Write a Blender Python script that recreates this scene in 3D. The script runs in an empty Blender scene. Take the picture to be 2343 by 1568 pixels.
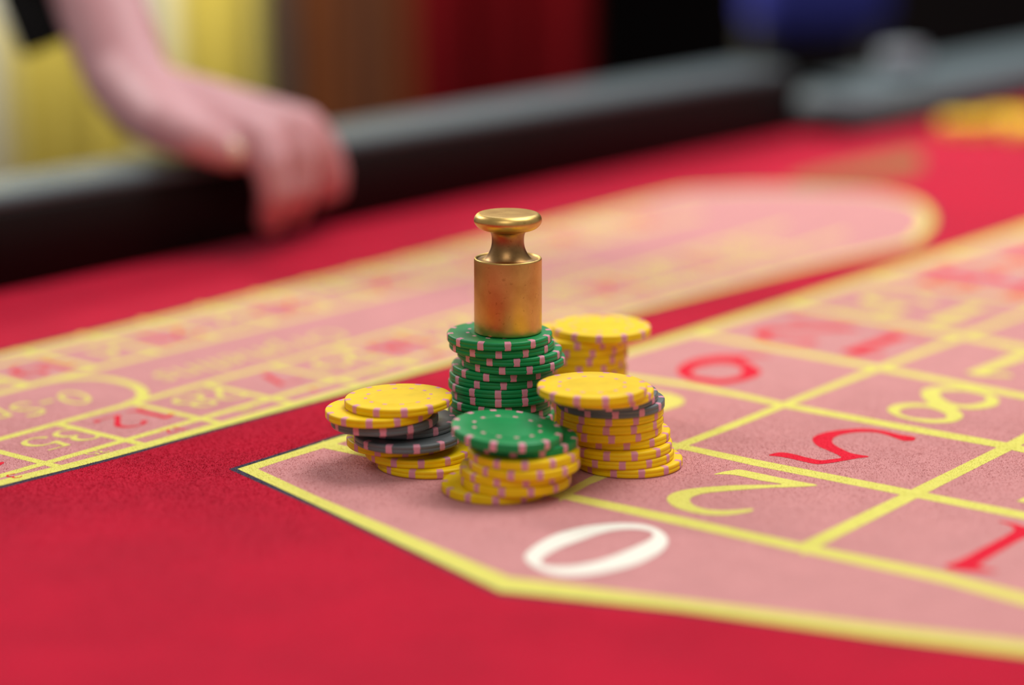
import bpy, bmesh, math, random
import numpy as np
from mathutils import Vector, Matrix
random.seed(7); rng = np.random.default_rng(11)
C = bpy.context.scene.collection
Z0 = 0.76                      # height of the felt above the floor
CF, CP, CH = 5532.0, 0.228, 0.2435   # focal length in pixels of the 2343 wide frame, downward pitch, camera height over the felt

# ---------------------------------------------------------------- camera
cam_data = bpy.data.cameras.new('camera'); cam = bpy.data.objects.new('camera', cam_data); C.objects.link(cam)
cam_data.sensor_width = 36.0; cam_data.sensor_fit = 'HORIZONTAL'; cam_data.lens = CF * 36.0 / 2343.0
cam.location = (0, 0, Z0 + CH); cam.rotation_euler = (math.pi / 2 - CP, 0, 0)
cam_data.clip_start = 0.02; cam_data.clip_end = 60
cam_data.dof.use_dof = True; cam_data.dof.focus_distance = 0.882; cam_data.dof.aperture_fstop = 2.8
bpy.context.scene.camera = cam

# ---------------------------------------------------------------- world, lights, exposure
sc = bpy.context.scene
sc.view_settings.view_transform = 'Standard'; sc.view_settings.look = 'None'
sc.view_settings.gamma = 1.0; sc.view_settings.use_curve_mapping = False; sc.view_settings.exposure = 0.0
w = bpy.data.worlds.new('world'); sc.world = w; w.use_nodes = True
w.node_tree.nodes['Background'].inputs[0].default_value = (1.0, 0.97, 0.95, 1)
w.node_tree.nodes['Background'].inputs[1].default_value = 0.30

def area(name, loc, target, size, power, col=(1, 0.97, 0.94)):
    d = bpy.data.lights.new(name, 'AREA'); d.shape = 'RECTANGLE'; d.size, d.size_y = size; d.energy = power; d.color = col
    o = bpy.data.objects.new(name, d); C.objects.link(o); o.location = loc
    o.rotation_euler = (Vector(target) - Vector(loc)).to_track_quat('-Z', 'Y').to_euler()
    return o
area('area_light', (0.75, 1.35, 2.75), (0.05, 0.95, Z0), (1.3, 1.3), 38)
area('area_light', (-0.3, -0.9, 2.75), (0.0, 0.9, Z0), (1.2, 0.8), 13)  # added fill from behind the camera for the front sides, not a fixture
area('area_light', (0.6, 3.6, 2.75), (0.3, 1.8, Z0), (2.4, 0.8), 20, (0.86, 0.95, 1.0))  # added cool light that brightens the padded rail tops, no known source
area('area_light', (-1.5, 2.6, 2.1), (-0.65, 4.0, 0.5), (0.7, 0.5), 120)  # added light aimed at the curtains on the left to brighten them

# ---------------------------------------------------------------- helpers
def lin(c):
    return tuple(((v / 255) / 12.92 if v / 255 <= 0.04045 else ((v / 255 + 0.055) / 1.055) ** 2.4) for v in c) + (1,)

def mat(name, col, rough=0.6, metal=0.0, sheen=0.0, var=0.0, vscale=300, bump=0.0, bscale=2000, col2=None, coat=0.0, spec=0.5, stretch=None, tint=(1, 0.82, 0.85, 1)):
    m = bpy.data.materials.new(name); m.use_nodes = True; nt = m.node_tree; b = nt.nodes['Principled BSDF']
    b.inputs['Base Color'].default_value = lin(col); b.inputs['Roughness'].default_value = rough
    b.inputs['Metallic'].default_value = metal; b.inputs['Specular IOR Level'].default_value = spec
    b.inputs['Coat Weight'].default_value = coat
    if sheen:
        b.inputs['Sheen Weight'].default_value = sheen; b.inputs['Sheen Roughness'].default_value = 0.3
        b.inputs['Sheen Tint'].default_value = tint
    tc = nt.nodes.new('ShaderNodeTexCoord'); src = tc.outputs['Object']
    if stretch:
        mp = nt.nodes.new('ShaderNodeMapping'); mp.inputs['Scale'].default_value = stretch
        nt.links.new(src, mp.inputs[0]); src = mp.outputs[0]
    if var or col2:
        n = nt.nodes.new('ShaderNodeTexNoise'); n.inputs['Scale'].default_value = vscale; n.inputs['Detail'].default_value = 4
        nt.links.new(src, n.inputs['Vector'])
        r = nt.nodes.new('ShaderNodeValToRGB'); r.color_ramp.elements[0].position = 0.35; r.color_ramp.elements[1].position = 0.65
        a = lin(col); k = lin(col2) if col2 else tuple(v * (1 - var) for v in a[:3]) + (1,)
        r.color_ramp.elements[0].color = k; r.color_ramp.elements[1].color = a
        nt.links.new(n.outputs[0], r.inputs[0]); nt.links.new(r.outputs[0], b.inputs['Base Color'])
    if bump:
        n2 = nt.nodes.new('ShaderNodeTexNoise'); n2.inputs['Scale'].default_value = bscale; n2.inputs['Detail'].default_value = 3
        nt.links.new(src, n2.inputs['Vector'])
        bp = nt.nodes.new('ShaderNodeBump'); bp.inputs['Strength'].default_value = bump; bp.inputs['Distance'].default_value = 0.0006
        nt.links.new(n2.outputs[0], bp.inputs['Height']); nt.links.new(bp.outputs[0], b.inputs['Normal'])
    return m

def tag(o, label=None, cat=None, group=None, kind=None):
    if label: o['label'] = label
    if cat: o['category'] = cat
    if group: o['group'] = group
    if kind: o['kind'] = kind
    return o

def empty(name, loc, label, cat, group=None, rot=(0, 0, 0)):
    o = bpy.data.objects.new(name, None); o.empty_display_size = 0.02; C.objects.link(o)
    o.location = loc; o.rotation_euler = rot
    return tag(o, label, cat, group)

def link(name, me, m=None, parent=None, smooth=True):
    if m is not None and not me.materials: me.materials.append(m)
    if smooth: me.polygons.foreach_set('use_smooth', [True] * len(me.polygons))
    o = bpy.data.objects.new(name, me); C.objects.link(o)
    if parent: o.parent = parent
    return o

def mesh(name, v, f):
    me = bpy.data.meshes.new(name); me.from_pydata([tuple(map(float, p)) for p in v], [], f); me.update(); return me

def lathe(name, prof, seg=48):
    v = []; f = []; n = len(prof)
    for i in range(seg):
        a = 2 * math.pi * i / seg
        for r, z in prof: v.append((r * math.cos(a), r * math.sin(a), z))
    for i in range(seg):
        j = (i + 1) % seg
        for k in range(n - 1): f.append((i * n + k, j * n + k, j * n + k + 1, i * n + k + 1))
    me = mesh(name, v, f); bm = bmesh.new(); bm.from_mesh(me)
    bmesh.ops.remove_doubles(bm, verts=bm.verts, dist=1e-7); bmesh.ops.dissolve_degenerate(bm, edges=bm.edges, dist=1e-7)
    bmesh.ops.recalc_face_normals(bm, faces=bm.faces); bm.to_mesh(me); bm.free(); return me

def box(bm, c, s, rz=0.0, bev=0.0):
    r = bmesh.ops.create_cube(bm, size=1.0, matrix=Matrix.Translation(c) @ Matrix.Rotation(rz, 4, 'Z') @ Matrix.Diagonal((*s, 1)))
    if bev:
        es = list({e for v in r['verts'] for e in v.link_edges})
        bmesh.ops.bevel(bm, geom=es, offset=bev, segments=3, affect='EDGES', profile=0.5)

def bm_mesh(name, bm):
    bmesh.ops.recalc_face_normals(bm, faces=bm.faces)
    me = bpy.data.meshes.new(name); bm.to_mesh(me); bm.free(); return me

def ray(x, y):
    dx = (x - 1171.5) / CF; dy = -(y - 784) / CF; c, s = math.cos(CP), math.sin(CP)
    return np.array([dx, c + dy * s, -s + dy * c])
def fp(x, y, z=0.0):           # a point of the felt (or of a plane z above it)
    d = ray(x, y); t = -(CH - z) / d[2]; return np.array([d[0] * t, d[1] * t])
def p3(x, y, depth):           # a point in space at a given distance along the view axis
    d = ray(x, y); return Vector((d[0] * depth, d[1] * depth, Z0 + CH + d[2] * depth))

# ---------------------------------------------------------------- materials
M = {}
M['felt'] = mat('red_felt', (198, 6, 46), 0.95, tint=(1, 0.5, 0.75, 1), sheen=0.24, var=0.14, vscale=28, bump=0.9, bscale=1500, spec=0.15)
M['pink'] = mat('pink_print', (216, 149, 148), 0.95, sheen=0.30, var=0.07, vscale=60, bump=0.8, bscale=1500, spec=0.15)
M['yellow'] = mat('yellow_print', (233, 226, 112), 0.95, sheen=0.22, var=0.05, vscale=200, bump=0.8, bscale=1500, spec=0.15)
M['red'] = mat('red_print', (232, 12, 50), 0.95, sheen=0.2, var=0.06, vscale=200, bump=0.8, bscale=1500, spec=0.15)
M['white'] = mat('white_print', (246, 242, 228), 0.95, bump=0.8, bscale=1500, spec=0.15)
M['grey'] = mat('dark_grey_print', (70, 66, 82), 0.95, bump=0.8, bscale=1500, spec=0.15)
M['tan'] = mat('tan_print', (146, 98, 62), 0.95, bump=0.5, bscale=1500, spec=0.15)
M['chip_yellow'] = mat('yellow_clay', (246, 206, 0), 0.5, spec=0.28, var=0.10, vscale=140, bump=0.12, bscale=600)
M['chip_green'] = mat('green_clay', (0, 140, 74), 0.42, spec=0.35, var=0.10, vscale=140, bump=0.12, bscale=600)
M['chip_grey'] = mat('grey_clay', (98, 106, 108), 0.4, spec=0.4, var=0.08, vscale=140, bump=0.12, bscale=600)
M['spot'] = mat('pink_clay', (222, 148, 166), 0.5, spec=0.3, var=0.06, vscale=400)
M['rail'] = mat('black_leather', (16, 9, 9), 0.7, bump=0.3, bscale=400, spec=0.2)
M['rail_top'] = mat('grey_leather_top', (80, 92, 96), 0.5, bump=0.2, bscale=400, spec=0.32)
M['wood'] = mat('brown_wood', (98, 48, 6), 0.6, spec=0.2, col2=(72, 34, 8), vscale=6, stretch=(6, 6, 0.6))
M['wood2'] = mat('brown_wood_dark', (76, 42, 22), 0.6, spec=0.2, col2=(56, 28, 12), vscale=6, stretch=(6, 6, 0.6))
M['skin'] = mat('skin', (204, 148, 152), 0.5, var=0.10, vscale=18)
M['skin'].node_tree.nodes['Principled BSDF'].inputs['Subsurface Weight'].default_value = 0.15
M['skin'].node_tree.nodes['Principled BSDF'].inputs['Subsurface Radius'].default_value = (0.01, 0.004, 0.003)
M['nail'] = mat('nail', (246, 222, 200), 0.3)
M['black_cloth'] = mat('black_cloth', (10, 10, 11), 0.9)
M['ycurtain'] = mat('yellow_cloth', (236, 214, 92), 0.8, var=0.08, vscale=5)
M['wcurtain'] = mat('cream_cloth', (232, 230, 206), 0.8, var=0.05, vscale=5)
M['rcurtain'] = mat('dark_red_cloth', (112, 6, 14), 0.9, spec=0.1, var=0.25, vscale=4, stretch=(3, 3, 0.3))
M['black'] = mat('black_wall', (6, 2, 2), 0.9, spec=0.1)
M['post'] = mat('dark_post', (34, 33, 24), 0.6)
M['blue'] = mat('navy_cloth', (34, 38, 122), 0.85, var=0.1, vscale=6)
M['pale'] = mat('pale_grey_card', (128, 134, 142), 0.5)
M['floor'] = mat('dark_carpet', (46, 20, 18), 0.95, var=0.3, vscale=12)

# brass with tarnish
mb = bpy.data.materials.new('brass'); mb.use_nodes = True; nt = mb.node_tree; b = nt.nodes['Principled BSDF']
b.inputs['Metallic'].default_value = 1.0
tc = nt.nodes.new('ShaderNodeTexCoord'); n1 = nt.nodes.new('ShaderNodeTexNoise'); n1.inputs['Scale'].default_value = 95; n1.inputs['Detail'].default_value = 6
n1.inputs['Roughness'].default_value = 0.62; nt.links.new(tc.outputs['Object'], n1.inputs['Vector'])
r1 = nt.nodes.new('ShaderNodeValToRGB'); r1.color_ramp.elements[0].position = 0.3; r1.color_ramp.elements[1].position = 0.68
r1.color_ramp.elements[0].color = lin((196, 158, 88)); r1.color_ramp.elements[1].color = lin((222, 186, 110))
nt.links.new(n1.outputs[0], r1.inputs[0])
n3 = nt.nodes.new('ShaderNodeTexNoise'); n3.inputs['Scale'].default_value = 620; n3.inputs['Detail'].default_value = 3
nt.links.new(tc.outputs['Object'], n3.inputs['Vector'])
r3 = nt.nodes.new('ShaderNodeValToRGB'); r3.color_ramp.elements[0].position = 0.24; r3.color_ramp.elements[1].position = 0.36
r3.color_ramp.elements[0].color = (0.78, 0.72, 0.66, 1); r3.color_ramp.elements[1].color = (1, 1, 1, 1); nt.links.new(n3.outputs[0], r3.inputs[0])
mx = nt.nodes.new('ShaderNodeMix'); mx.data_type = 'RGBA'; mx.blend_type = 'MULTIPLY'; mx.inputs[0].default_value = 1.0
nt.links.new(r1.outputs[0], mx.inputs[6]); nt.links.new(r3.outputs[0], mx.inputs[7]); nt.links.new(mx.outputs[2], b.inputs['Base Color'])
mr = nt.nodes.new('ShaderNodeMapRange'); mr.inputs[3].default_value = 0.32; mr.inputs[4].default_value = 0.46
nt.links.new(n1.outputs[0], mr.inputs[0]); nt.links.new(mr.outputs[0], b.inputs['Roughness'])
M['brass'] = mb

# ---------------------------------------------------------------- setting
bm = bmesh.new(); box(bm, (0.5, 1.5, -0.05), (9, 8, 0.1)); fl = link('floor', bm_mesh('floor', bm), M['floor'], smooth=False); tag(fl, kind='structure')
bm = bmesh.new(); box(bm, (0.5, 4.35, 1.3), (7.0, 0.1, 2.6)); wl = link('wall_back', bm_mesh('wall', bm), M['black'], smooth=False); tag(wl, kind='structure')

YB = 4.0                        # distance of the hangings behind the table
def bx_(px, yy=YB): return (px - 1171.5) / CF * yy * 1.0
def drape(name, px0, px1, m, label, folds, amp, yy=YB, top=2.4, cat='curtain', group=None):
    x0, x1 = bx_(px0, yy), bx_(px1, yy); n = max(24, folds * 12); v = []; f = []
    for i in range(n + 1):
        t = i / n; x = x0 + (x1 - x0) * t; d = amp * math.sin(2 * math.pi * folds * t) + 0.3 * amp * math.sin(2 * math.pi * folds * 2.3 * t + 1)
        for z in (0.01, top): v.append((x, yy + d, z))
        for z in (0.01, top): v.append((x, yy + d + 0.012, z))
    for i in range(n):
        a = i * 4; c = a + 4
        f += [(a, c, c + 1, a + 1), (a + 2, a + 3, c + 3, c + 2), (a + 1, c + 1, c + 3, a + 3), (a, a + 2, c + 2, c)]
    f += [(0, 1, 3, 2), (4 * n, 4 * n + 2, 4 * n + 3, 4 * n + 1)]
    o = link(name, mesh(name, v, f), m); return tag(o, label, cat, group)
drape('curtain', -700, 14, M['wcurtain'], 'cream curtain at the far left edge behind the rail', 4, 0.01)
drape('curtain', 22, 322, M['ycurtain'], 'yellow curtain behind the wrist, left of the narrow cream strip', 3, 0.008)
drape('curtain', 326, 400, M['wcurtain'], 'narrow cream strip of cloth between the two yellow curtains', 1, 0.006)
drape('curtain', 404, 588, M['ycurtain'], 'yellow curtain above the knuckles, next to the dark post', 2, 0.008)
bm = bmesh.new(); box(bm, ((bx_(592) + bx_(668)) / 2, YB + 0.02, 1.2), (bx_(668) - bx_(592), 0.05, 2.4), bev=0.006)
tag(link('post', bm_mesh('post', bm), M['post']), 'dark upright post between yellow curtain and brown wood panels', 'post')
# wooden panelling: a thing with separate planks
pn = empty('wood_panelling', ((bx_(672) + bx_(936)) / 2, YB, 0), 'brown wooden panelling between the dark post and the red curtain', 'panelling')
edges = [672, 722, 790, 838, 886, 936]
for i in range(5):
    bm = bmesh.new(); xa, xb = bx_(edges[i]) + 0.001, bx_(edges[i + 1]) - 0.001
    box(bm, ((xa + xb) / 2 - pn.location.x, (0.0, 0.012, 0.004, 0.014, 0.002)[i] + 0.02, 1.2), (xb - xa, 0.03, 2.4), bev=0.003)
    link('plank', bm_mesh('plank', bm), M['wood'] if i in (0, 1, 4) else M['wood2'], pn)
drape('curtain', 942, 1345, M['rcurtain'], 'dark red curtain hanging right of the brown wood panels', 3, 0.02)

# navy chair behind the rail
ch = empty('chair', (0.345, 2.75, 0), 'navy blue upholstered chair behind the far corner of the rail', 'chair', rot=(0, 0, 0.2))
bm = bmesh.new(); box(bm, (0, 0, 0.91), (0.17, 0.06, 0.37), bev=0.028); link('backrest', bm_mesh('backrest', bm), M['blue'], ch)
bm = bmesh.new(); box(bm, (0, 0.2, 0.46), (0.4, 0.4, 0.08), bev=0.03); link('seat', bm_mesh('seat', bm), M['blue'], ch)
for sx in (-1, 1):
    for yy in (0.03, 0.37):
        bm = bmesh.new(); box(bm, (sx * 0.17, yy, 0.215), (0.03, 0.03, 0.43), bev=0.005); link('leg', bm_mesh('leg', bm), M['post'], ch)
for sx in (-1, 1):
    bm = bmesh.new(); box(bm, (sx * 0.07, 0.0, 0.63), (0.02, 0.025, 0.3), bev=0.004); link('back_post', bm_mesh('back_post', bm), M['post'], ch)

# ---------------------------------------------------------------- roulette table
TH = math.radians(50.5); DA = np.array([math.cos(TH), math.sin(TH)]); NB = np.array([math.sin(TH), -math.cos(TH)])  # along the rail / towards the viewer's right
RO = np.array([-0.2504, 1.1572])                 # a point at the foot of the rail's inner face
J1 = 0.715                                      # where the rail steps inwards
table = empty('roulette_table', (0, 0, 0), 'roulette table with red felt, pink and yellow betting layout and black padded rail', 'table')
def tp(s, t): q = RO + DA * s + NB * t; return (float(q[0]), float(q[1]))
def prism(name, poly, z0, z1, m, parent, bev=0):
    n = len(poly); v = [(x, y, z0) for x, y in poly] + [(x, y, z1) for x, y in poly]
    f = [tuple(range(n))[::-1], tuple(range(n, 2 * n))] + [(i, (i + 1) % n, n + (i + 1) % n, n + i) for i in range(n)]
    me = mesh(name, v, f); bm = bmesh.new(); bm.from_mesh(me)
    if bev: bmesh.ops.bevel(bm, geom=[e for e in bm.edges if all(vv.co.z > z1 - 1e-6 for vv in e.verts)], offset=bev, segments=4, affect='EDGES', profile=0.5)
    bmesh.ops.recalc_face_normals(bm, faces=bm.faces); bm.to_mesh(me); bm.free()
    return link(name, me, m, parent, smooth=False)
STEP = 0.043
felt_poly = [tp(-1.0, 0), tp(J1, 0), tp(J1 + 0.005, STEP), tp(2.2, STEP), tp(2.2, 1.02), tp(-1.0, 1.02)]
felt = prism('felt_cloth', felt_poly, Z0 - 0.004, Z0, M['felt'], table)
prism('table_bed', [tp(-1.0, -0.052), tp(2.2, -0.052), tp(2.2, 1.02), tp(-1.0, 1.02)], Z0 - 0.06, Z0 - 0.004, M['rail'], table)
for s, t in ((-0.8, 0.05), (2.0, 0.05), (-0.8, 0.9), (2.0, 0.9)):
    x, y = tp(s, t); bm = bmesh.new(); box(bm, (x, y, (Z0 - 0.06) / 2), (0.09, 0.09, Z0 - 0.06), TH, 0.008); link('leg', bm_mesh('leg', bm), M['wood'], table)

def sweep(name, path, prof, m, parent, cap=True):
    # path: list of (x,y); prof: list of (u,z), u measured away from the felt
    n = len(prof); v = []; f = []
    for i, p in enumerate(path):
        p = np.array(p)
        def nrm(a, b): d = np.array(b) - np.array(a); d = d / np.hypot(*d); return np.array([-d[1], d[0]])
        ns = []
        if i > 0: ns.append(nrm(path[i - 1], path[i]))
        if i < len(path) - 1: ns.append(nrm(path[i], path[i + 1]))
        nn = sum(ns); nn = nn / np.hypot(*nn); k = 1 / max(0.4, float(nn @ ns[0]))
        for u, z in prof: q = p + nn * u * k; v.append((q[0], q[1], z))
    for i in range(len(path) - 1):
        for k in range(n):
            k2 = (k + 1) % n; f.append((i * n + k, (i + 1) * n + k, (i + 1) * n + k2, i * n + k2))
    if cap: f += [tuple(range(n)), tuple(range((len(path) - 1) * n, len(path) * n))[::-1]]
    me = mesh(name, v, f); bm = bmesh.new(); bm.from_mesh(me); bmesh.ops.recalc_face_normals(bm, faces=bm.faces); bm.to_mesh(me); bm.free()
    return link(name, me, m, parent)
def rprof(w, h0, h1, r, n=6):    # padded section, rounded top corners
    p = [(0, h0)]
    for i in range(n + 1): a = math.pi - i * math.pi / 2 / n; p.append((r + r * math.cos(a), h1 - r + r * math.sin(a)))
    for i in range(n + 1): a = math.pi / 2 - i * math.pi / 2 / n; p.append((w - r + r * math.cos(a), h1 - r + r * math.sin(a)))
    p.append((w, h0)); return p
HR = 0.047
rail_path = [tp(s, 0) for s in (-1.0, -0.5, 0, 0.4, J1 - 0.012)]
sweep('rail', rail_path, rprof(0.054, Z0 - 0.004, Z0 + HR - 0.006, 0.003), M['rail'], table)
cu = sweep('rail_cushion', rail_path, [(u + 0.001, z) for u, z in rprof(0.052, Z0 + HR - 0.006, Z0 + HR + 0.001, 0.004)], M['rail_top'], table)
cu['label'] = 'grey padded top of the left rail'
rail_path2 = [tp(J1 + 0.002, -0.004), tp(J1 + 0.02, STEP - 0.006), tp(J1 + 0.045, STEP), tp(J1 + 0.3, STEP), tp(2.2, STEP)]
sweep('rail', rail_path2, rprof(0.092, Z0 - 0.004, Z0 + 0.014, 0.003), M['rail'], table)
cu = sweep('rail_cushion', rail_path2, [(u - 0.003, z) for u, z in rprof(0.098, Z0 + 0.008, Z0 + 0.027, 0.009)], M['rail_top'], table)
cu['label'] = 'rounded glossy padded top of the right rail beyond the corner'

# ------- print on the felt
LZ = [0]
def zstep(layer):
    LZ[0] += 1; return Z0 + 0.00005 * layer + 0.0000004 * (LZ[0] % 100)
CX = []                                            # contours for the nap: (polygon xy, key)
def cr(pts, k=5, closed=True):                     # Catmull-Rom
    P = np.array(pts, float); n = len(P); out = []
    for i in range(n if closed else n - 1):
        if closed: a, b_, c, d = P[(i - 1) % n], P[i], P[(i + 1) % n], P[(i + 2) % n]
        else: a, b_, c, d = P[max(i - 1, 0)], P[i], P[i + 1], P[min(i + 2, n - 1)]
        for j in range(k):
            t = j / k; out.append(0.5 * ((2 * b_) + (-a + c) * t + (2 * a - 5 * b_ + 4 * c - d) * t * t + (-a + 3 * b_ - 3 * c + d) * t ** 3))
    if not closed: out.append(P[-1])
    return np.array(out)
def flat(name, contours, key, layer, parent=felt, label=None, nap=True):
    """flat print: closed contours (felt coordinates), holes by even-odd fill"""
    cu = bpy.data.curves.new(name, 'CURVE'); cu.dimensions = '2D'; cu.fill_mode = 'BOTH'
    for c in contours:
        sp = cu.splines.new('POLY'); sp.points.add(len(c) - 1); sp.use_cyclic_u = True
        for i, q in enumerate(c): sp.points[i].co = (q[0], q[1], 0, 1)
    t = bpy.data.objects.new('t', cu); me = bpy.data.meshes.new_from_object(t); bpy.data.objects.remove(t); bpy.data.curves.remove(cu)
    me.name = name; me.materials.clear(); me.materials.append(M[key])
    bm = bmesh.new(); bm.from_mesh(me)
    for f in bm.faces:
        if f.normal.z < 0: f.normal_flip()
    bm.to_mesh(me); bm.free()
    o = link(name, me, None, parent, smooth=False); o.location.z = zstep(layer)
    if label: o['label'] = label
    if nap: CX.append((layer, [np.array(c)[:, :2] for c in contours], key))
    return o
def px(pts): return [fp(*p) for p in pts]
def ribbon(pts, h=None, smooth=False):             # pts (x, y, half height) in photo pixels
    up = [fp(x, y - hh) for x, y, hh in pts]; lo = [fp(x, y + hh) for x, y, hh in pts]; return [up + lo[::-1]]
def strip(a, b, w0):                               # a straight printed line in felt coordinates
    a = np.array(a); b_ = np.array(b); d = (b_ - a) / np.hypot(*(b_ - a)); n = np.array([-d[1], d[0]]) * w0 / 2
    return [[a + n, b_ + n, b_ - n, a - n]]
def pline(pts, w0, closed=False):                  # polyline ribbon in felt coordinates
    P = np.array(pts, float); L = []; R = []
    for i in range(len(P)):
        d = P[min(i + 1, len(P) - 1)] - P[max(i - 1, 0)]; d = d / np.hypot(*d); n = np.array([-d[1], d[0]]) * w0 / 2
        L.append(P[i] + n); R.append(P[i] - n)
    return [L + R[::-1]]

# betting grid field and border (outer / inner edges of the border line)
outer = [(543, 1074), (653, 1039.5), (761, 1005), (1583, 754), (1798, 688), (2343, 518), (3100, 283), (3600, 1640), (2343, 1500), (2018, 1461), (1560, 1397.5), (1144, 1354), (730, 1160)]
inner = [(590, 1074), (653, 1053), (738, 1027), (1583, 770), (1798, 704), (2343, 535), (3100, 300), (3560, 1606), (2343, 1471), (2018, 1433), (1560, 1373), (1166, 1322), (730, 1139)]
edge = [(523, 1074), (653, 1033.5), (761, 999.5), (1583, 750), (1798, 685), (2343, 515), (3100, 281), (3640, 1646), (2343, 1504), (2018, 1465), (1560, 1402), (1141, 1360), (730, 1167)]
flat('outline', [px(edge)], 'grey', 1, label='dark grey edge line around the betting grid')
flat('pink_field', [px(outer)], 'pink', 2, label='pink field of the betting grid')
flat('border_line', [px(outer), px(inner)], 'yellow', 3, label='thick yellow border of the betting grid')
G = {}
g00, g30, g11, g12, g21, g22, g31, g02 = [fp(*p) for p in ((738, 1018.5), (1583, 762), (1552.5, 1021.8), (2092.5, 1131.3), (1790.6, 926.8), (2312, 1024), (2012, 843.5), (1841, 1258))]
def hline(name, pts, h): flat('grid_line', ribbon(pts), 'yellow', 3)
# rows (along the short side of the cells)
hline('u0', [(738, 1018, 8), (1000, 1074, 7), (1285, 1134.5, 8), (1560, 1194, 10), (1841, 1256, 10.5), (2151, 1321, 11.5), (2343, 1372, 12.5), (2900, 1508, 15)], 0)
hline('u1', [(1030, 929, 5), (1300, 973, 5), (1552, 1021.5, 6), (1722, 1058.6, 7.5), (2092, 1131.3, 8), (2343, 1181, 8.5), (2900, 1296, 11)], 0)
hline('u2', [(1310, 845, 5), (1568, 881, 5.5), (1696, 906, 6), (1790, 927, 6), (2050, 976, 7), (2312, 1023, 7.5), (2343, 1030, 7.5), (2900, 1131, 9)], 0)
hline('u3', [(1583, 762, 4.5), (1696, 783, 5), (2012, 843, 6), (2343, 908, 6.5), (2900, 1009, 8)], 0)
hline('u4', [(1798.5, 696, 4.5), (1926, 720, 5), (2206, 771, 5.5), (2343, 797, 6), (2900, 900, 7)], 0)
A3 = fp(2012, 843.5) ; A4 = fp(2206, 770); B4 = fp(1798.5, 696); PA = (A4 - fp(1552.5, 1021.8)) / 3
VB = g12 - g11
for k in (1, 2, 3, 4, 5):
    q = B4 + PA * k; flat('grid_line', strip(q, q + VB * 3.0, 0.006), 'yellow', 3)
# columns
hline('v1', [(1280, 1140, 9), (1350, 1101, 8.5), (1552, 1022, 7.5), (1696, 967, 7.5), (1800, 925, 7), (2012, 843, 6.5), (2206, 770, 6), (2343, 718, 5.5), (2900, 510, 5)], 0)
hline('v2', [(1835, 1258, 14.5), (2000, 1176, 14), (2092, 1131, 13), (2200, 1077, 12), (2312, 1021, 11.5), (2343, 1005, 11.5), (2900, 730, 9)], 0)

# big digits traced as flat shapes of the print
def inset(P, d):
    P = np.array(P); out = []; n = len(P); area2 = sum(P[i][0] * P[(i + 1) % n][1] - P[(i + 1) % n][0] * P[i][1] for i in range(n)); s = 1 if area2 > 0 else -1
    for i in range(n):
        t = P[(i + 1) % n] - P[i - 1]; t = t / np.hypot(*t); out.append(P[i] + np.array([-t[1], t[0]]) * d * s)
    return out
def tr(pts, s, ox, oy, k=5): return [fp(ox + q[0] / s, oy + q[1] / s) for q in cr(pts, k)]
def thin(cs, d=0.0004): return [inset(c, d if i == 0 else -d) for i, c in enumerate(cs)]
flat('digit', thin([tr([(497, 640), (560, 555), (700, 455), (900, 362), (1150, 296), (1400, 258), (1650, 245), (1900, 262), (2080, 320), (2175, 400), (2190, 480), (2120, 575), (1990, 655), (1800, 738), (1550, 805), (1300, 850), (1050, 868), (850, 850), (680, 795), (550, 720)], 5.093, 1100, 1150),
               tr([(712, 700), (740, 650), (850, 580), (1000, 510), (1200, 440), (1400, 370), (1600, 328), (1800, 318), (1950, 340), (1998, 378), (1985, 415), (1900, 470), (1700, 560), (1500, 640), (1300, 700), (1100, 738), (950, 750), (800, 745), (730, 725)], 5.093, 1100, 1150)]), 'white', 4, label='white zero in the pointed end cell')
two = [(1634, 1087), (1650, 1082), (1675.5, 1077.5), (1692, 1076), (1728, 1082.7), (1779, 1093.5), (1830, 1103.5), (1870, 1112), (1830.5, 1115.5), (1792, 1116.8), (1753, 1118.3), (1702, 1122), (1651, 1126), (1620, 1129), (1600, 1133), (1583.4, 1139.3), (1578.3, 1147), (1585, 1156), (1600, 1162.7), (1625.6, 1168), (1664, 1169.5), (1702, 1167), (1722, 1166), (1720, 1171), (1696, 1176), (1664, 1180), (1625.6, 1180), (1590, 1175), (1555, 1166), (1534, 1155), (1525.8, 1142), (1537, 1131), (1561.6, 1123.5), (1593, 1118.5), (1632, 1115), (1683, 1112), (1740, 1111), (1790, 1109.5), (1740, 1101), (1702, 1092.5), (1676, 1088), (1651, 1087)]
flat('digit', [tr(two, 1, 0, 0, 4)], 'yellow', 4, label='yellow digit 2')
flat('digit', [tr([(215, 960), (300, 935), (400, 945), (520, 975), (640, 1000), (740, 992), (820, 975), (720, 925), (620, 880), (580, 835), (600, 800), (700, 765), (850, 745), (1000, 736), (1150, 750), (1300, 785), (1420, 805), (1438, 820), (1410, 838), (1330, 836), (1250, 808), (1130, 772), (1000, 765), (880, 775), (780, 800), (745, 830), (755, 865), (820, 905), (900, 940), (970, 955), (1052, 971), (950, 985), (850, 1003), (740, 1022), (630, 1033), (540, 1020), (420, 992), (310, 971)], 3.644, 1700, 780, 4)], 'red', 4, label='red digit 5')
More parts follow.
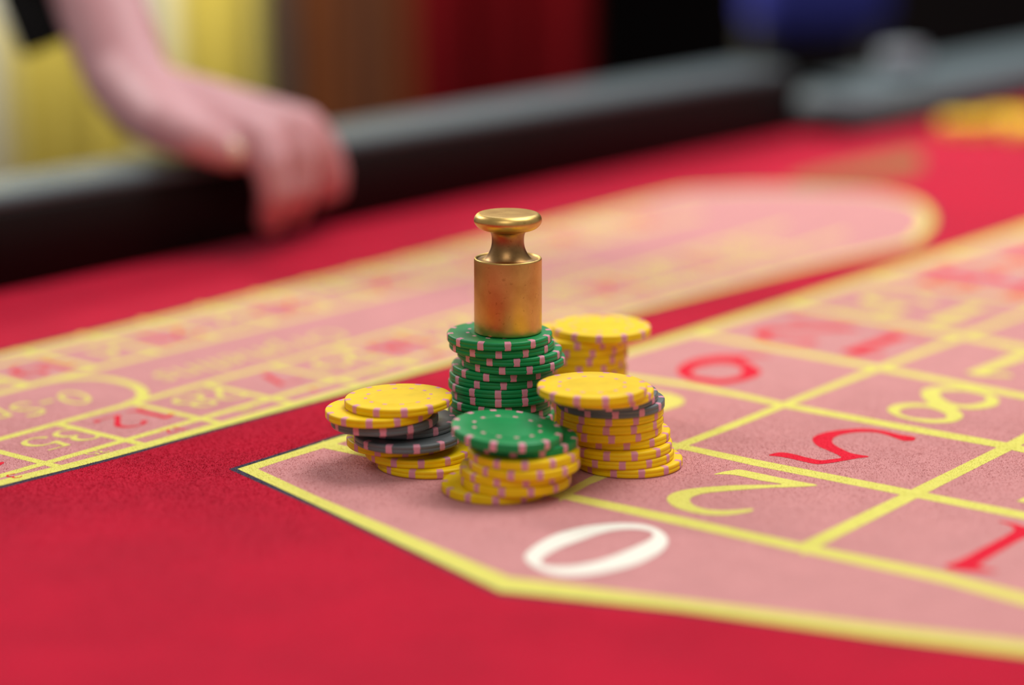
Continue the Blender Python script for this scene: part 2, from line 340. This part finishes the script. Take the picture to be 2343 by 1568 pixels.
flat('digit', thin([tr([(1195, 585), (1230, 545), (1330, 525), (1450, 522), (1540, 528), (1500, 490), (1478, 455), (1480, 425), (1520, 400), (1620, 385), (1750, 385), (1900, 400), (2050, 440), (2125, 475), (2145, 510), (2110, 548), (2000, 570), (1900, 576), (1790, 568), (1830, 605), (1842, 640), (1790, 675), (1700, 690), (1550, 690), (1400, 668), (1280, 635)], 3.644, 1700, 780),
               tr([(1645, 445), (1700, 425), (1850, 425), (1980, 452), (2020, 480), (2000, 510), (1900, 535), (1780, 530), (1690, 495)], 3.644, 1700, 780),
               tr([(1315, 605), (1330, 575), (1400, 560), (1520, 560), (1620, 585), (1685, 620), (1680, 648), (1600, 657), (1480, 650), (1380, 635)], 3.644, 1700, 780)]), 'yellow', 4, label='yellow digit 8')
flat('digit', thin([tr([(415, 825), (470, 760), (600, 710), (800, 680), (950, 680), (1150, 672), (1300, 690), (1150, 692), (1020, 712), (1120, 770), (1185, 830), (1120, 880), (950, 925), (800, 942), (650, 925), (500, 890)], 3.905, 1440, 640),
               tr([(560, 832), (620, 790), (760, 758), (900, 758), (985, 790), (1000, 830), (950, 870), (820, 892), (680, 880), (590, 858)], 3.905, 1440, 640)]), 'red', 4, label='red digit 9')
flat('digit', [tr([(1535, 805), (1620, 778), (1750, 715), (1850, 660), (2000, 582), (2105, 522), (2130, 492), (2085, 458), (1990, 425), (2110, 442), (2250, 480), (2420, 520), (2500, 548), (2400, 545), (2300, 542), (2214, 570), (2100, 630), (1950, 720), (1850, 785), (1835, 815), (1990, 855), (1850, 858), (1700, 852), (1580, 835)], 3.733, 1750, 1080, 4)], 'red', 4, label='red digit 1 by the right edge of the photo')

# stroke digits for the blurred numbers: polylines with widths, em height 1
def arc(cx, cy, rx, ry, a0, a1, n=14):
    return [(cx + rx * math.cos(math.radians(a0 + (a1 - a0) * i / n)), cy + ry * math.sin(math.radians(a0 + (a1 - a0) * i / n))) for i in range(n + 1)]
def pen(p0, p1): # thick verticals, thin horizontals
    a = math.atan2(p1[1] - p0[1], p1[0] - p0[0]); return 0.055 + 0.085 * abs(math.sin(a))
GL = {'0': [arc(.3, .5, .25, .47, 0, 360, 28)],
      '1': [[(.12, .82), (.3, .95), (.32, .95), (.32, .03)], [(.14, .03), (.5, .03)]],
      '2': [arc(.28, .72, .22, .24, 165, -30, 12) + [(.1, .06)], [(.06, .05), (.52, .05), (.56, .12)]],
      '3': [arc(.27, .74, .2, .22, 150, -80, 12), arc(.27, .28, .24, .26, 80, -150, 14)],
      '4': [[(.42, .02), (.42, .95), (.04, .3), (.56, .3)]],
      '5': [[(.5, .94), (.15, .94), (.12, .55)] + arc(.27, .32, .24, .28, 120, -150, 14)],
      '6': [arc(.3, .3, .23, .26, 0, 360, 20), arc(.5, .4, .43, .55, 95, 180, 8)],
      '7': [[(.06, .93), (.54, .93), (.24, .02)]],
      '8': [arc(.3, .74, .18, .21, 0, 360, 18), arc(.3, .28, .23, .26, 0, 360, 20)],
      '9': [arc(.3, .68, .23, .26, 0, 360, 20), arc(.1, .58, .43, .55, -85, 0, 8)]}
UPV = -DA; RTV = -NB
def number(txt, centre, h, key, label, aspect=1.0, layer=4, name='number', wmul=1.0, up=UPV, rt=RTV):
    W = 0.62 * len(txt); cs = []
    for i, chh in enumerate(txt):
        for st in GL[chh]:
            for a, b_ in zip(st[:-1], st[1:]):
                wd = pen(a, b_) * wmul; d = np.array(b_) - np.array(a); L = np.hypot(*d)
                if L < 1e-6: continue
                d = d / L; n = np.array([-d[1], d[0]]) * wd / 2; e = d * wd * 0.25; a2 = np.array(a) - e; b2 = np.array(b_) + e
                q = [a2 + n, b2 + n, b2 - n, a2 - n]
                cs.append([(p[0] + 0.62 * i - W / 2, p[1] - 0.5) for p in q])
    v = []; f = []
    for q in cs:
        k = len(v)
        for p in q: w2 = centre + (rt * p[0] * aspect + up * p[1]) * h; v.append((w2[0], w2[1], 0.000001 * (len(f) % 7)))
        f.append((k, k + 1, k + 2, k + 3))
    me = mesh(name, v, f); bm = bmesh.new(); bm.from_mesh(me)
    for ff in bm.faces:
        if ff.normal.z < 0: ff.normal_flip()
    bm.to_mesh(me); bm.free(); me.materials.append(M[key])
    o = link(name, me, None, felt, smooth=False); o.location.z = zstep(layer)
    if label: o['label'] = label
    return o
REDS = {1, 3, 5, 7, 9, 12, 14, 16, 18, 19, 21, 23, 25, 27, 30, 32, 34, 36}
O11 = g11; 
for n_ in [3, 6, 12, 11, 4, 15, 14, 18, 17, 21, 20, 13, 24, 23]:
    r_, c_ = (n_ - 1) // 3, {0: 0, 2: 1, 1: 2}[n_ % 3]
    cc = O11 + PA * (r_ + 0.5 - 1) + VB * (c_ + (0.57 if n_ > 9 else 0.46) - 1)
    key = 'red' if n_ in REDS else 'yellow'
    number(str(n_), cc, 0.050, key, '%s number %d' % (key, n_), aspect=1.28, wmul=0.8 if n_ > 9 else 1.3)

# racetrack
edge_t = [(-300, 1197), (0, 1119), (239, 1058), (560, 968.5), (1000, 846), (1440, 724), (1855, 614), (2080, 566), (2116, 545), (2143, 505), (2116, 465), (2055, 444), (1978, 432), (1773, 424), (1640, 428), (1527, 440), (1240, 509), (983, 574), (641, 656), (300, 738), (0, 806), (-300, 874)]
o_t = [(-300, 1191), (0, 1113), (239, 1053), (560, 963.5), (1000, 842), (1440, 720), (1855, 612), (2075, 563), (2110, 543), (2137, 505), (2110, 467), (2050, 447), (1978, 436), (1773, 429), (1640, 433), (1527, 444), (1240, 513), (983, 577), (641, 659), (300, 742), (0, 810), (-300, 878)]
flat('outline', [px(cr(edge_t, 4))], 'grey', 1, label='dark grey edge line around the racetrack')
OT = px(cr(o_t, 4)); flat('pink_field', [OT], 'pink', 2, label='pink field of the racetrack')
def inset(P, d):
    P = np.array(P); out = []; n = len(P); area2 = sum(P[i][0] * P[(i + 1) % n][1] - P[(i + 1) % n][0] * P[i][1] for i in range(n)); s = 1 if area2 > 0 else -1
    for i in range(n):
        t = P[(i + 1) % n] - P[i - 1]; t = t / np.hypot(*t); out.append(P[i] + np.array([-t[1], t[0]]) * d * s)
    return out
flat('border_line', [OT, inset(OT, 0.0060)], 'yellow', 3, label='yellow border of the racetrack')
NA = fp(129, 971); NBp = fp(291.6, 926); NCp = fp(464, 880); DN = (NCp - NA) / 2          # inner line of the near row and its pitch
CR2 = fp(287, 1009.5) - NA; CR3 = fp(335, 1020) - NA
FA = fp(67, 883); FB = fp(222, 843); DF = (fp(368, 806) - FA) / 2; CF2 = fp(0, 859) - FA
s0, s1 = -3, 13.5
flat('grid_line', strip(NA + DN * s0, NA + DN * s1, 0.0042), 'yellow', 3)
flat('grid_line', strip(NA + CR2 * 0.985 + DN * s0, NA + CR2 + DN * s1, 0.0040), 'yellow', 3)
flat('grid_line', strip(FA + DF * s0, FA + DF * s1, 0.0046), 'yellow', 3)
FO1, FO2 = fp(0, 810), fp(641, 659); fn = np.array([-(FO2 - FO1)[1], (FO2 - FO1)[0]]); fn = fn / np.hypot(*fn); FD = abs(float((FO1 - FA) @ fn)) / abs(float(NB @ fn))
CFO = -NB * (FD - 0.016)                                       # far row runs from its inner line outwards
flat('grid_line', strip(FA + CFO + DF * s0, FA + CFO + DF * s1, 0.0036), 'yellow', 3)
near = {-2: 26, -1: 3, 0: 35, 1: 12, 2: 28, 3: 7, 4: 29, 5: 18, 6: 22, 7: 9, 8: 31, 9: 14, 10: 20, 11: 1, 12: 33}
near = {-2: 26, -1: 3, 0: 35, 1: 12, 2: 28, 3: 7, 4: 29, 5: 18, 6: 22, 7: 9, 8: 31, 9: 14, 10: 20, 11: 1, 12: 33}
far = {-2: 32, -1: 15, 0: 19, 1: 4, 2: 21, 3: 2, 4: 25, 5: 17, 6: 34, 7: 6, 8: 27, 9: 13, 10: 36, 11: 11, 12: 30}
for k in range(-2, 13):
    q = NA + DN * k; flat('grid_line', strip(q, q + CR3, 0.0040), 'yellow', 3)
    n_ = near[k]; key = 'red' if n_ in REDS else 'yellow'
    c0 = NA + CR2 * 0.47 + DN * (k - 0.36)
    number(str(n_), c0, 0.0195, key, '%s number %d on the near racetrack row' % (key, n_), aspect=1.3, wmul=0.8, up=NB, rt=-DA)
    number(str(n_), NA + (CR2 + (CR3 - CR2) * 0.33) * 1.0 + DN * (k - 0.45), 0.006, key, None, aspect=1.3, wmul=0.8, up=NB, rt=-DA)
    q = FA + DF * k; flat('grid_line', strip(q, q - NB * FD, 0.0044), 'yellow', 3)
    n_ = far[k]; key = 'red' if n_ in REDS else 'yellow'
    number(str(n_), FA + CFO * 0.5 + DF * (k + 0.6), 0.0195, key, '%s number %d on the far racetrack row' % (key, n_), aspect=1.3, wmul=0.8, up=NB, rt=-DA)
arcp = [(60, 885), (110, 873), (167, 866), (239, 867), (299, 880), (326, 897), (320, 914), (291, 926)]
A_ = px(cr(arcp, 4, closed=False)); flat('arc_line', pline(A_, 0.005), 'yellow', 3, label='curved yellow end of the zero section')
def words(txt, centre, size, key, label, shear=0.25):
    fc = bpy.data.curves.new('w', 'FONT'); fc.body = txt; fc.size = size; fc.shear = shear; fc.align_x = 'CENTER'; fc.align_y = 'CENTER'; fc.resolution_u = 3; fc.offset = -size * 0.008
    t = bpy.data.objects.new('t', fc); me = bpy.data.meshes.new_from_object(t); bpy.data.objects.remove(t); bpy.data.curves.remove(fc)
    co = np.zeros(len(me.vertices) * 3); me.vertices.foreach_get('co', co); co = co.reshape(-1, 3)
    # text along the racetrack, upside down for the viewer
    xy = np.outer(co[:, 0], -DA) + np.outer(co[:, 1], NB) ; co[:, :2] = xy + centre; co[:, 2] = 0
    me.vertices.foreach_set('co', co.ravel()); me.update(); me.materials.clear(); me.materials.append(M[key])
    o = link('lettering', me, None, felt, smooth=False); o.location.z = zstep(4); o['label'] = label; return o
words('0-Spiel', fp(30, 944), 0.030, 'yellow', 'yellow lettering 0-Spiel in the rounded section')
words('Orphelins', fp(590, 812), 0.028, 'yellow', 'yellow lettering along the middle of the racetrack')
words('Serie 5/8', fp(1240, 640), 0.026, 'yellow', 'blurred yellow lettering at the far part of the racetrack')
flat('print_band', [px([(1800, 412), (1850, 396), (2090, 342), (2112, 352), (2105, 392), (1960, 410), (1830, 425)])], 'tan', 3, label='tan printed band beyond the racetrack end', nap=False)

# ------- nap of the cloth: short upright fibres, densest in the sharp zone
def inside(P, poly):
    poly = np.array(poly); x, y = P[:, 0], P[:, 1]; r = np.zeros(len(P), bool); j = len(poly) - 1
    for i in range(len(poly)):
        xi, yi = poly[i]; xj, yj = poly[j]
        if yi != yj: r ^= ((yi > y) != (yj > y)) & (x < (xj - xi) * (y - yi) / (yj - yi) + xi)
        j = i
    return r
NF = 270000
u = rng.uniform(0, 1, NF)
yy = np.where(rng.random(NF) < 0.72, rng.normal(0.868, 0.055, NF), rng.uniform(0.66, 1.15, NF))
xx = rng.uniform(-1, 1, NF) * (yy * 0.225 + 0.01)
P = np.stack([xx, yy], 1); P = P[(yy > 0.64) & (yy < 1.2)]
kidx = np.zeros(len(P), int); keys = ['felt', 'grey', 'pink', 'yellow', 'red', 'white', 'tan']
for layer, cs, key in sorted(CX, key=lambda t: t[0]):
    allp = np.concatenate(cs); lo = allp.min(0); hi = allp.max(0)
    s = np.where((P[:, 0] > lo[0]) & (P[:, 0] < hi[0]) & (P[:, 1] > lo[1]) & (P[:, 1] < hi[1]))[0]
    if not len(s): continue
    r = np.zeros(len(s), bool)
    for c in cs: r ^= inside(P[s], c)
    kidx[s[r]] = keys.index(key)
CHIP_XY = []
def build_nap():
    global P, kidx
    keep = np.ones(len(P), bool)
    for cx_, cy_ in CHIP_XY: keep &= (P[:, 0] - cx_) ** 2 + (P[:, 1] - cy_) ** 2 > 0.0198 ** 2
    Q, K = P[keep], kidx[keep]
    for ki, key in enumerate(keys):
        q = Q[K == ki]; n = len(q)
        if n < 50: continue
        hgt = rng.uniform(0.00025, 0.00065, n); wd = rng.uniform(0.00014, 0.00026, n); an = rng.uniform(0, math.pi, n)
        lean = rng.normal(0, 0.0005, (n, 2)) + np.array([-0.0001, -0.00012])
        dx = np.cos(an) * wd / 2; dy = np.sin(an) * wd / 2
        V = np.zeros((n, 3, 3)); V[:, 0, 0] = q[:, 0] - dx; V[:, 0, 1] = q[:, 1] - dy; V[:, 1, 0] = q[:, 0] + dx; V[:, 1, 1] = q[:, 1] + dy
        V[:, 2, :2] = q + lean; V[:, 2, 2] = hgt; V[:, :, 2] += Z0
        me = bpy.data.meshes.new('felt_nap'); me.vertices.add(n * 3); me.vertices.foreach_set('co', V.ravel())
        me.loops.add(n * 3); me.loops.foreach_set('vertex_index', np.arange(n * 3)); me.polygons.add(n)
        me.polygons.foreach_set('loop_start', np.arange(0, n * 3, 3)); me.update(); me.materials.append(M[key])
        o = link('felt_nap', me, None, table, smooth=False); o['kind'] = 'stuff'
        o['label'] = {'felt': 'short red fibres of the felt', 'grey': 'dark grey dyed fibres', 'pink': 'pink dyed fibres', 'yellow': 'yellow dyed fibres', 'red': 'red dyed fibres of the digits', 'white': 'white dyed fibres of the zero', 'tan': 'tan dyed fibres'}[key]

# ---------------------------------------------------------------- poker chips
R, T, PITCH = 0.0195, 0.00316, 0.00322
def mm(l): return [(a / 1000, b_ / 1000) for a, b_ in l]
prof = mm([(0, 0), (18.8, 0), (19.25, .12), (19.5, .5), (19.5, 1.45), (19.42, 1.52), (19.42, 1.62), (19.5, 1.7), (19.5, 2.66), (19.25, 3.04), (18.8, 3.16), (10.75, 3.16), (10.6, 3.08), (10.45, 3.16), (10.3, 3.06), (0, 3.06)])
CHB = {}
for k in ('chip_yellow', 'chip_green', 'chip_grey'): CHB[k] = lathe('body', prof, 64); CHB[k].materials.append(M[k])
def spot_mesh(jit):
    rr = random.Random(jit); pr = mm([(18.7, -.012), (19.27, .105), (19.525, .5), (19.525, 1.1), (19.525, 1.6), (19.525, 2.1), (19.525, 2.66), (19.27, 3.055), (18.8, 3.175), (17.3, 3.175)])
    v = []; f = []; L = 6
    for i, (r, z) in enumerate(pr):
        hw = 1.16 / 19.5 + rr.uniform(-.006, .006); off = rr.uniform(-.004, .004)
        if r < .018: hw = 1.10 / 17.3
        for j in range(L): a = off + hw * (2 * j / (L - 1) - 1); v.append((r * math.cos(a), r * math.sin(a), z))
    for i in range(len(pr) - 1):
        for j in range(L - 1): f.append((i * L + j, i * L + j + 1, (i + 1) * L + j + 1, (i + 1) * L + j))
    me = mesh('edge_spot', v, f); me.materials.append(M['spot']); return me
SP = [spot_mesh(i) for i in range(6)]
def dash_mesh():
    v = []; f = []; r0, r1, hw = .0113, .0125, .00085
    for i in range(2):
        for j in range(4):
            r = (r0, r1)[i]; a = hw / .0119 * (2 * j / 3 - 1); v.append((r * math.cos(a), r * math.sin(a), .003175))
    for j in range(3): f.append((j, j + 1, 4 + j + 1, 4 + j))
    me = mesh('inner_dash', v, [tuple(reversed(q)) for q in f]); me.materials.append(M['spot']); return me
DASH = dash_mesh()
def up_normals(me):
    bm = bmesh.new(); bm.from_mesh(me)
    for f in bm.faces:
        c = f.calc_center_median(); out = Vector((c.x, c.y, (c.z - 0.00158) * 8)) if c.z > .003 or c.z < .0001 else Vector((c.x, c.y, 0))
        if f.normal.dot(out) < 0: f.normal_flip()
    bm.to_mesh(me); bm.free()
for m_ in SP + [DASH]: up_normals(m_)
INLAY = lathe('inlay', mm([(0, 3.085), (10.0, 3.085), (10.28, 3.065)]), 40)
up_normals(INLAY)
INL = {}
for k in CHB: c = INLAY.copy(); c.materials.append(M[k]); c.name = 'inlay'; INL[k] = c
def chip(x, y, z, key, label, group, top=False, tilt=(0, 0), rot=None):
    o = empty('poker_chip', (x, y, Z0 + z), label, 'poker chip', group, rot=(tilt[0], tilt[1], 0))
    link('body', CHB[key], None, o)
    a0 = random.uniform(0, math.pi / 6) if rot is None else rot
    for i in range(12):
        e = bpy.data.objects.new('edge_spot', SP[i % 6]); C.objects.link(e); e.parent = o; e.rotation_euler.z = a0 + i * math.pi / 6
        if top:
            d = bpy.data.objects.new('inner_dash', DASH); C.objects.link(d); d.parent = o; d.rotation_euler.z = a0 + i * math.pi / 6
    if top: link('inlay', INL[key], None, o)
    for m_ in SP: m_.polygons.foreach_set('use_smooth', [True] * len(m_.polygons))
    return o
ORD = ['topmost', 'second', 'third', 'fourth', 'fifth', 'sixth', 'seventh', 'eighth', 'ninth', 'tenth', 'eleventh', 'twelfth', 'thirteenth', 'lowest']
def stack(lst, where, group):
    """lst from top to bottom: (x mm, y mm, colour, extra z mm, tilt, rot)"""
    N = len(lst); CHIP_XY.append((lst[-1][0] / 1000, lst[-1][1] / 1000))
    for i, e in enumerate(lst):
        x, y, k = e[:3]; dz = e[3] if len(e) > 3 else 0; tl = e[4] if len(e) > 4 else (0, 0); rt = e[5] if len(e) > 5 else None
        word = 'topmost' if i == 0 else 'lowest' if i == N - 1 else ORD[i]
        lab = '%s %s chip %s' % (word if i in (0, N - 1) else word + ' from top,', {'y': 'yellow', 'g': 'green', 'k': 'grey'}[k], where)
        chip(x / 1000, y / 1000, (N - 1 - i) * PITCH + 0.0003 + dz / 1000, {'y': 'chip_yellow', 'g': 'chip_green', 'k': 'chip_grey'}[k], lab, group, top=(i < 2), tilt=tl, rot=rt)
D = math.radians
stack([(-4.6, 872.4, 'g', 0, (0, 0), D(9.3)), (-3.8, 873.9, 'g', 0, (0, 0), D(27)), (-.9, 874.7, 'g', 0, (0, 0), D(8)), (.3, 875.4, 'g', 0, (0, 0), D(18.5)), (-3.1, 877.5, 'g', 0, (0, 0), D(11)), (-3.9, 878.5, 'g', 0, (0, 0), D(2.5)), (-4.3, 878.2, 'g', 0, (0, 0), D(27.6)), (-3.1, 877.8, 'g', 0, (0, 0), D(24.3)), (-4.5, 878.7, 'g', 0, (0, 0), D(9.6)), (-4.7, 879.6, 'g', 0, (0, 0), D(22.4)), (-3.5, 880.0, 'g', 0, (0, 0), None), (-3.9, 880.6, 'g', 0, (0, 0), None), (-4.4, 881, 'g', 0, (0, 0), None), (-3.9, 881.6, 'g', 0, (0, 0), None)],
      'in the tall green stack under the brass weight', 'green chips under the weight')
stack([(-41.1, 848.1, 'y', .75, (0, D(-1.5)), D(8.8)), (-48, 846.2, 'y', .6, (0, D(-1.5)), D(22.5)), (-46.2, 848.1, 'k', .35, (0, D(-1.6)), D(1.5)), (-40, 857.2, 'k', 0, (0, 0), D(10)), (-38, 849, 'k', 0, (0, 0), D(12.3)), (-41.2, 856.3, 'y', 0, (0, 0), D(8.5)), (-34.2, 852.8, 'y', 0, (0, 0), D(5)), (-30, 850.5, 'y', 0, (0, 0), D(12.8))],
      'in the leaning left-hand stack', 'chips of the left stack')
stack([(28.4, 830.3, 'y', 0, (0, 0), D(12)), (31.2, 838.4, 'y', 0, (0, 0), D(5)), (33.2, 847.1, 'k', 0, (0, 0), D(3.4)), (35.9, 849.6, 'k', 0, (0, 0), D(2.4)), (35.6, 851.1, 'y', 0, (0, 0), D(26.5)), (35.7, 851.1, 'y', 0, (0, 0), D(23.7)), (35.1, 851.4, 'y', 0, (0, 0), D(1.3)), (38.4, 854.2, 'y', 0, (0, 0), D(8)), (38.9, 850.9, 'y', 0, (0, 0), D(14.7)), (39.6, 851.1, 'y', 0, (0, 0), D(29.5)), (42.8, 851.3, 'y', 0, (0, 0), D(10.8))],
      'in the right-hand stack beside the digit 2', 'chips of the right stack')
stack([(-1.9, 815.2, 'g', 1.5, (D(3.2), D(4.2)), D(16.2)), (3.6, 820.9, 'g', .25, (D(0.5), D(1.2)), D(20.5)), (4.2, 816.6, 'y', 0, (0, 0), D(0.7)), (4.4, 815.4, 'y', 0, (0, 0), D(15.7)), (1.1, 817.8, 'y', 0, (0, 0), D(11)), (1.4, 817, 'y', 0, (0, 0), D(15.3)), (-5.4, 818.8, 'y', 0, (0, 0), D(29.4))],
      'in the front stack nearest the camera', 'chips of the front stack')
stack([(35, 926, 'y', 0, (0, 0), D(25.5)), (25.7, 928.5, 'y', 0, (0, 0), D(28.7))] + [(25.8 + (0, .5, -.4, .3, 0, -.5, .2, 0, .3)[i], 928.6, 'y') for i in range(9)],
      'in the blurred stack behind the green one', 'chips of the rear stack')
for i, (x, y) in enumerate(((323, 1711), (357, 1733), (366, 1694))):
    stack([(x + random.uniform(-1, 1), y + random.uniform(-1, 1), 'y') for _ in range(3)], ('in the far blurred stack, leftmost by the right rail', 'in the far blurred stack touching the right rail', 'in the far blurred stack nearest the right photo edge')[i], 'yellow chips by the right rail')
build_nap()

# ---------------------------------------------------------------- brass weight
wp = mm([(0, 0), (11.6, 0), (12.1, .08), (12.4, .35), (12.5, .8), (12.5, 14), (12.48, 27.2), (12.4, 27.6), (12.15, 27.85), (11.8, 27.85), (11.5, 27.6), (11.2, 27.2), (10.2, 27.05), (9.0, 27.3), (8.1, 28.1), (7.2, 29.4), (6.45, 31.0), (6.05, 32.6), (5.92, 34.2), (6.0, 35.8), (6.35, 37.1), (6.9, 37.9), (7.8, 38.15), (9.3, 38.45), (10.8, 39.1), (11.9, 40.2), (12.45, 41.3), (12.45, 42.3), (12.05, 43.3), (11.4, 44.0), (10.7, 44.4), (10.1, 44.5), (5, 44.5), (0, 44.5)])
dol = empty('brass_weight', (-0.0015, 0.8722, Z0 + 13 * PITCH + 0.0003 + 0.0032), 'cylindrical brass weight with round knob on top of the green chips', 'weight')
def crp(p, k):
    out = cr(p, k, closed=False); return [(max(0, float(a)), float(b_)) for a, b_ in out]
bod = lathe('body', wp[:6] + crp(wp[6:12], 3), 72); link('body', bod, M['brass'], dol)
dk = M['brass'].copy(); dk.name = 'tarnished_brass'
for nd in dk.node_tree.nodes:
    if nd.type == 'VALTORGB' and nd.color_ramp.elements[0].position > 0.28:
        nd.color_ramp.elements[0].color = lin((134, 100, 62)); nd.color_ramp.elements[1].color = lin((176, 136, 84))
nk = link('neck', lathe('neck', crp(wp[11:22], 3), 72), dk, dol); nk['label'] = 'darker tarnished neck in a shallow ring groove'
kn = lathe('knob', crp(wp[21:32], 3) + wp[32:], 72); link('knob', kn, M['brass'], dol)

# ---------------------------------------------------------------- hand on the rail
def tube_body(name, chains, voxel, m, parent):
    bm = bmesh.new()
    for ch_ in chains:
        for (a, ra), (b_, rb) in zip(ch_[:-1], ch_[1:]):
            n = max(2, int((b_ - a).length / 0.004))
            for i in range(n + 1):
                t = i / n; bmesh.ops.create_icosphere(bm, subdivisions=2, radius=ra + (rb - ra) * t, matrix=Matrix.Translation(a.lerp(b_, t)))
    me = bpy.data.meshes.new(name); bm.to_mesh(me); bm.free(); me.materials.append(m)
    o = bpy.data.objects.new(name, me); C.objects.link(o)
    md = o.modifiers.new('r', 'REMESH'); md.mode = 'VOXEL'; md.voxel_size = voxel; md.use_smooth_shade = True
    s = o.modifiers.new('s', 'SMOOTH'); s.factor = 0.5; s.iterations = 6
    dg = bpy.context.evaluated_depsgraph_get(); me2 = bpy.data.meshes.new_from_object(o.evaluated_get(dg)); bpy.data.objects.remove(o)
    me2.name = name; me2.materials.clear(); o = link(name, me2, m, parent); return o
person = empty('person', (p3(250, 40, 1.33).x, p3(250, 40, 1.33).y, Z0 + 0.05), 'person in black long sleeve, only forearm and hand gripping the rail visible', 'person')
inv = Matrix.Translation(-person.location)
def q3(x, y, d): return p3(x, y, d) - person.location
mmr = lambda r: r / 1000
E_ = (q3(-150, -900, 1.5), mmr(42)); F0 = (q3(165, -260, 1.40), mmr(34)); F1 = (q3(235, 20, 1.345), mmr(26)); F2 = (q3(290, 175, 1.32), mmr(24)); W_ = (q3(340, 235, 1.298), mmr(22.5))
K = [(q3(590, 318, 1.262), mmr(13)), (q3(650, 288, 1.278), mmr(13)), (q3(695, 292, 1.292), mmr(12)), (q3(718, 312, 1.30), mmr(11))]
def met(k, w0): return [W_, (W_[0].lerp(k[0], 0.45) + Vector((0, 0, 0.002)), mmr(w0)), k]
chains = [[E_, F0, F1, F2, W_]] + [met(k, w0) for k, w0 in zip(K, (16, 17, 16, 15))]
chains += [[K[0], (q3(618, 372, 1.258), mmr(11)), (q3(628, 435, 1.262), mmr(9.5)), (q3(618, 503, 1.285), mmr(8.5))],
           [K[1], (q3(684, 350, 1.278), mmr(11)), (q3(690, 425, 1.283), mmr(9.5)), (q3(674, 486, 1.305), mmr(8))],
           [K[2], (q3(728, 345, 1.30), mmr(10)), (q3(738, 400, 1.31), mmr(8.5)), (q3(728, 446, 1.325), mmr(7.5))],
           [K[3], (q3(748, 350, 1.315), mmr(9)), (q3(766, 392, 1.325), mmr(7.8)), (q3(768, 434, 1.335), mmr(6.8))],
           [W_, (q3(385, 284, 1.268), mmr(16)), (q3(450, 316, 1.25), mmr(12.5)), (q3(500, 340, 1.255), mmr(10.5)), (q3(535, 358, 1.264), mmr(8.5))]]
hand = tube_body('forearm_and_hand', chains, 0.0028, M['skin'], person)
hand['label'] = 'bare hand with fingers hooked over the rail'
nl = bmesh.new(); bmesh.ops.create_uvsphere(nl, u_segments=16, v_segments=10, radius=1.0)
me = bm_mesh('thumbnail', nl); nailo = link('thumbnail', me, M['nail'], person)
nc = q3(524, 342, 1.253); nailo.location = nc; nailo.scale = (0.0085, 0.004, 0.0065); nailo.rotation_euler = (0.25, 0.45, 0.1)
sl = tube_body('sleeve', [[(q3(-150, -900, 1.5), mmr(58)), (q3(105, -330, 1.41), mmr(46)), (q3(140, -105, 1.38), mmr(35))]], 0.004, M['black_cloth'], person)
sl['label'] = 'black sleeve'
nl = bmesh.new(); box(nl, (0, 0, 0), (0.034, 0.010, 0.055), bev=0.003)
cuff = link('cuff_flap', bm_mesh('cuff_flap', nl), M['black_cloth'], person); cuff.location = q3(75, 0, 1.37); cuff.rotation_euler = (0, -0.35, 0)

# pale object on the right rail
bx = bmesh.new(); box(bx, (0, 0, 0.010), (0.036, 0.024, 0.020), bev=0.005)
o = link('small_box', bm_mesh('small_box', bx), M['pale']); q = fp(2062, 168, 0.0275); o.location = (q[0], q[1], Z0 + 0.0273); o.rotation_euler.z = TH
tag(o, 'small pale grey box standing on the right rail beyond the corner', 'box')
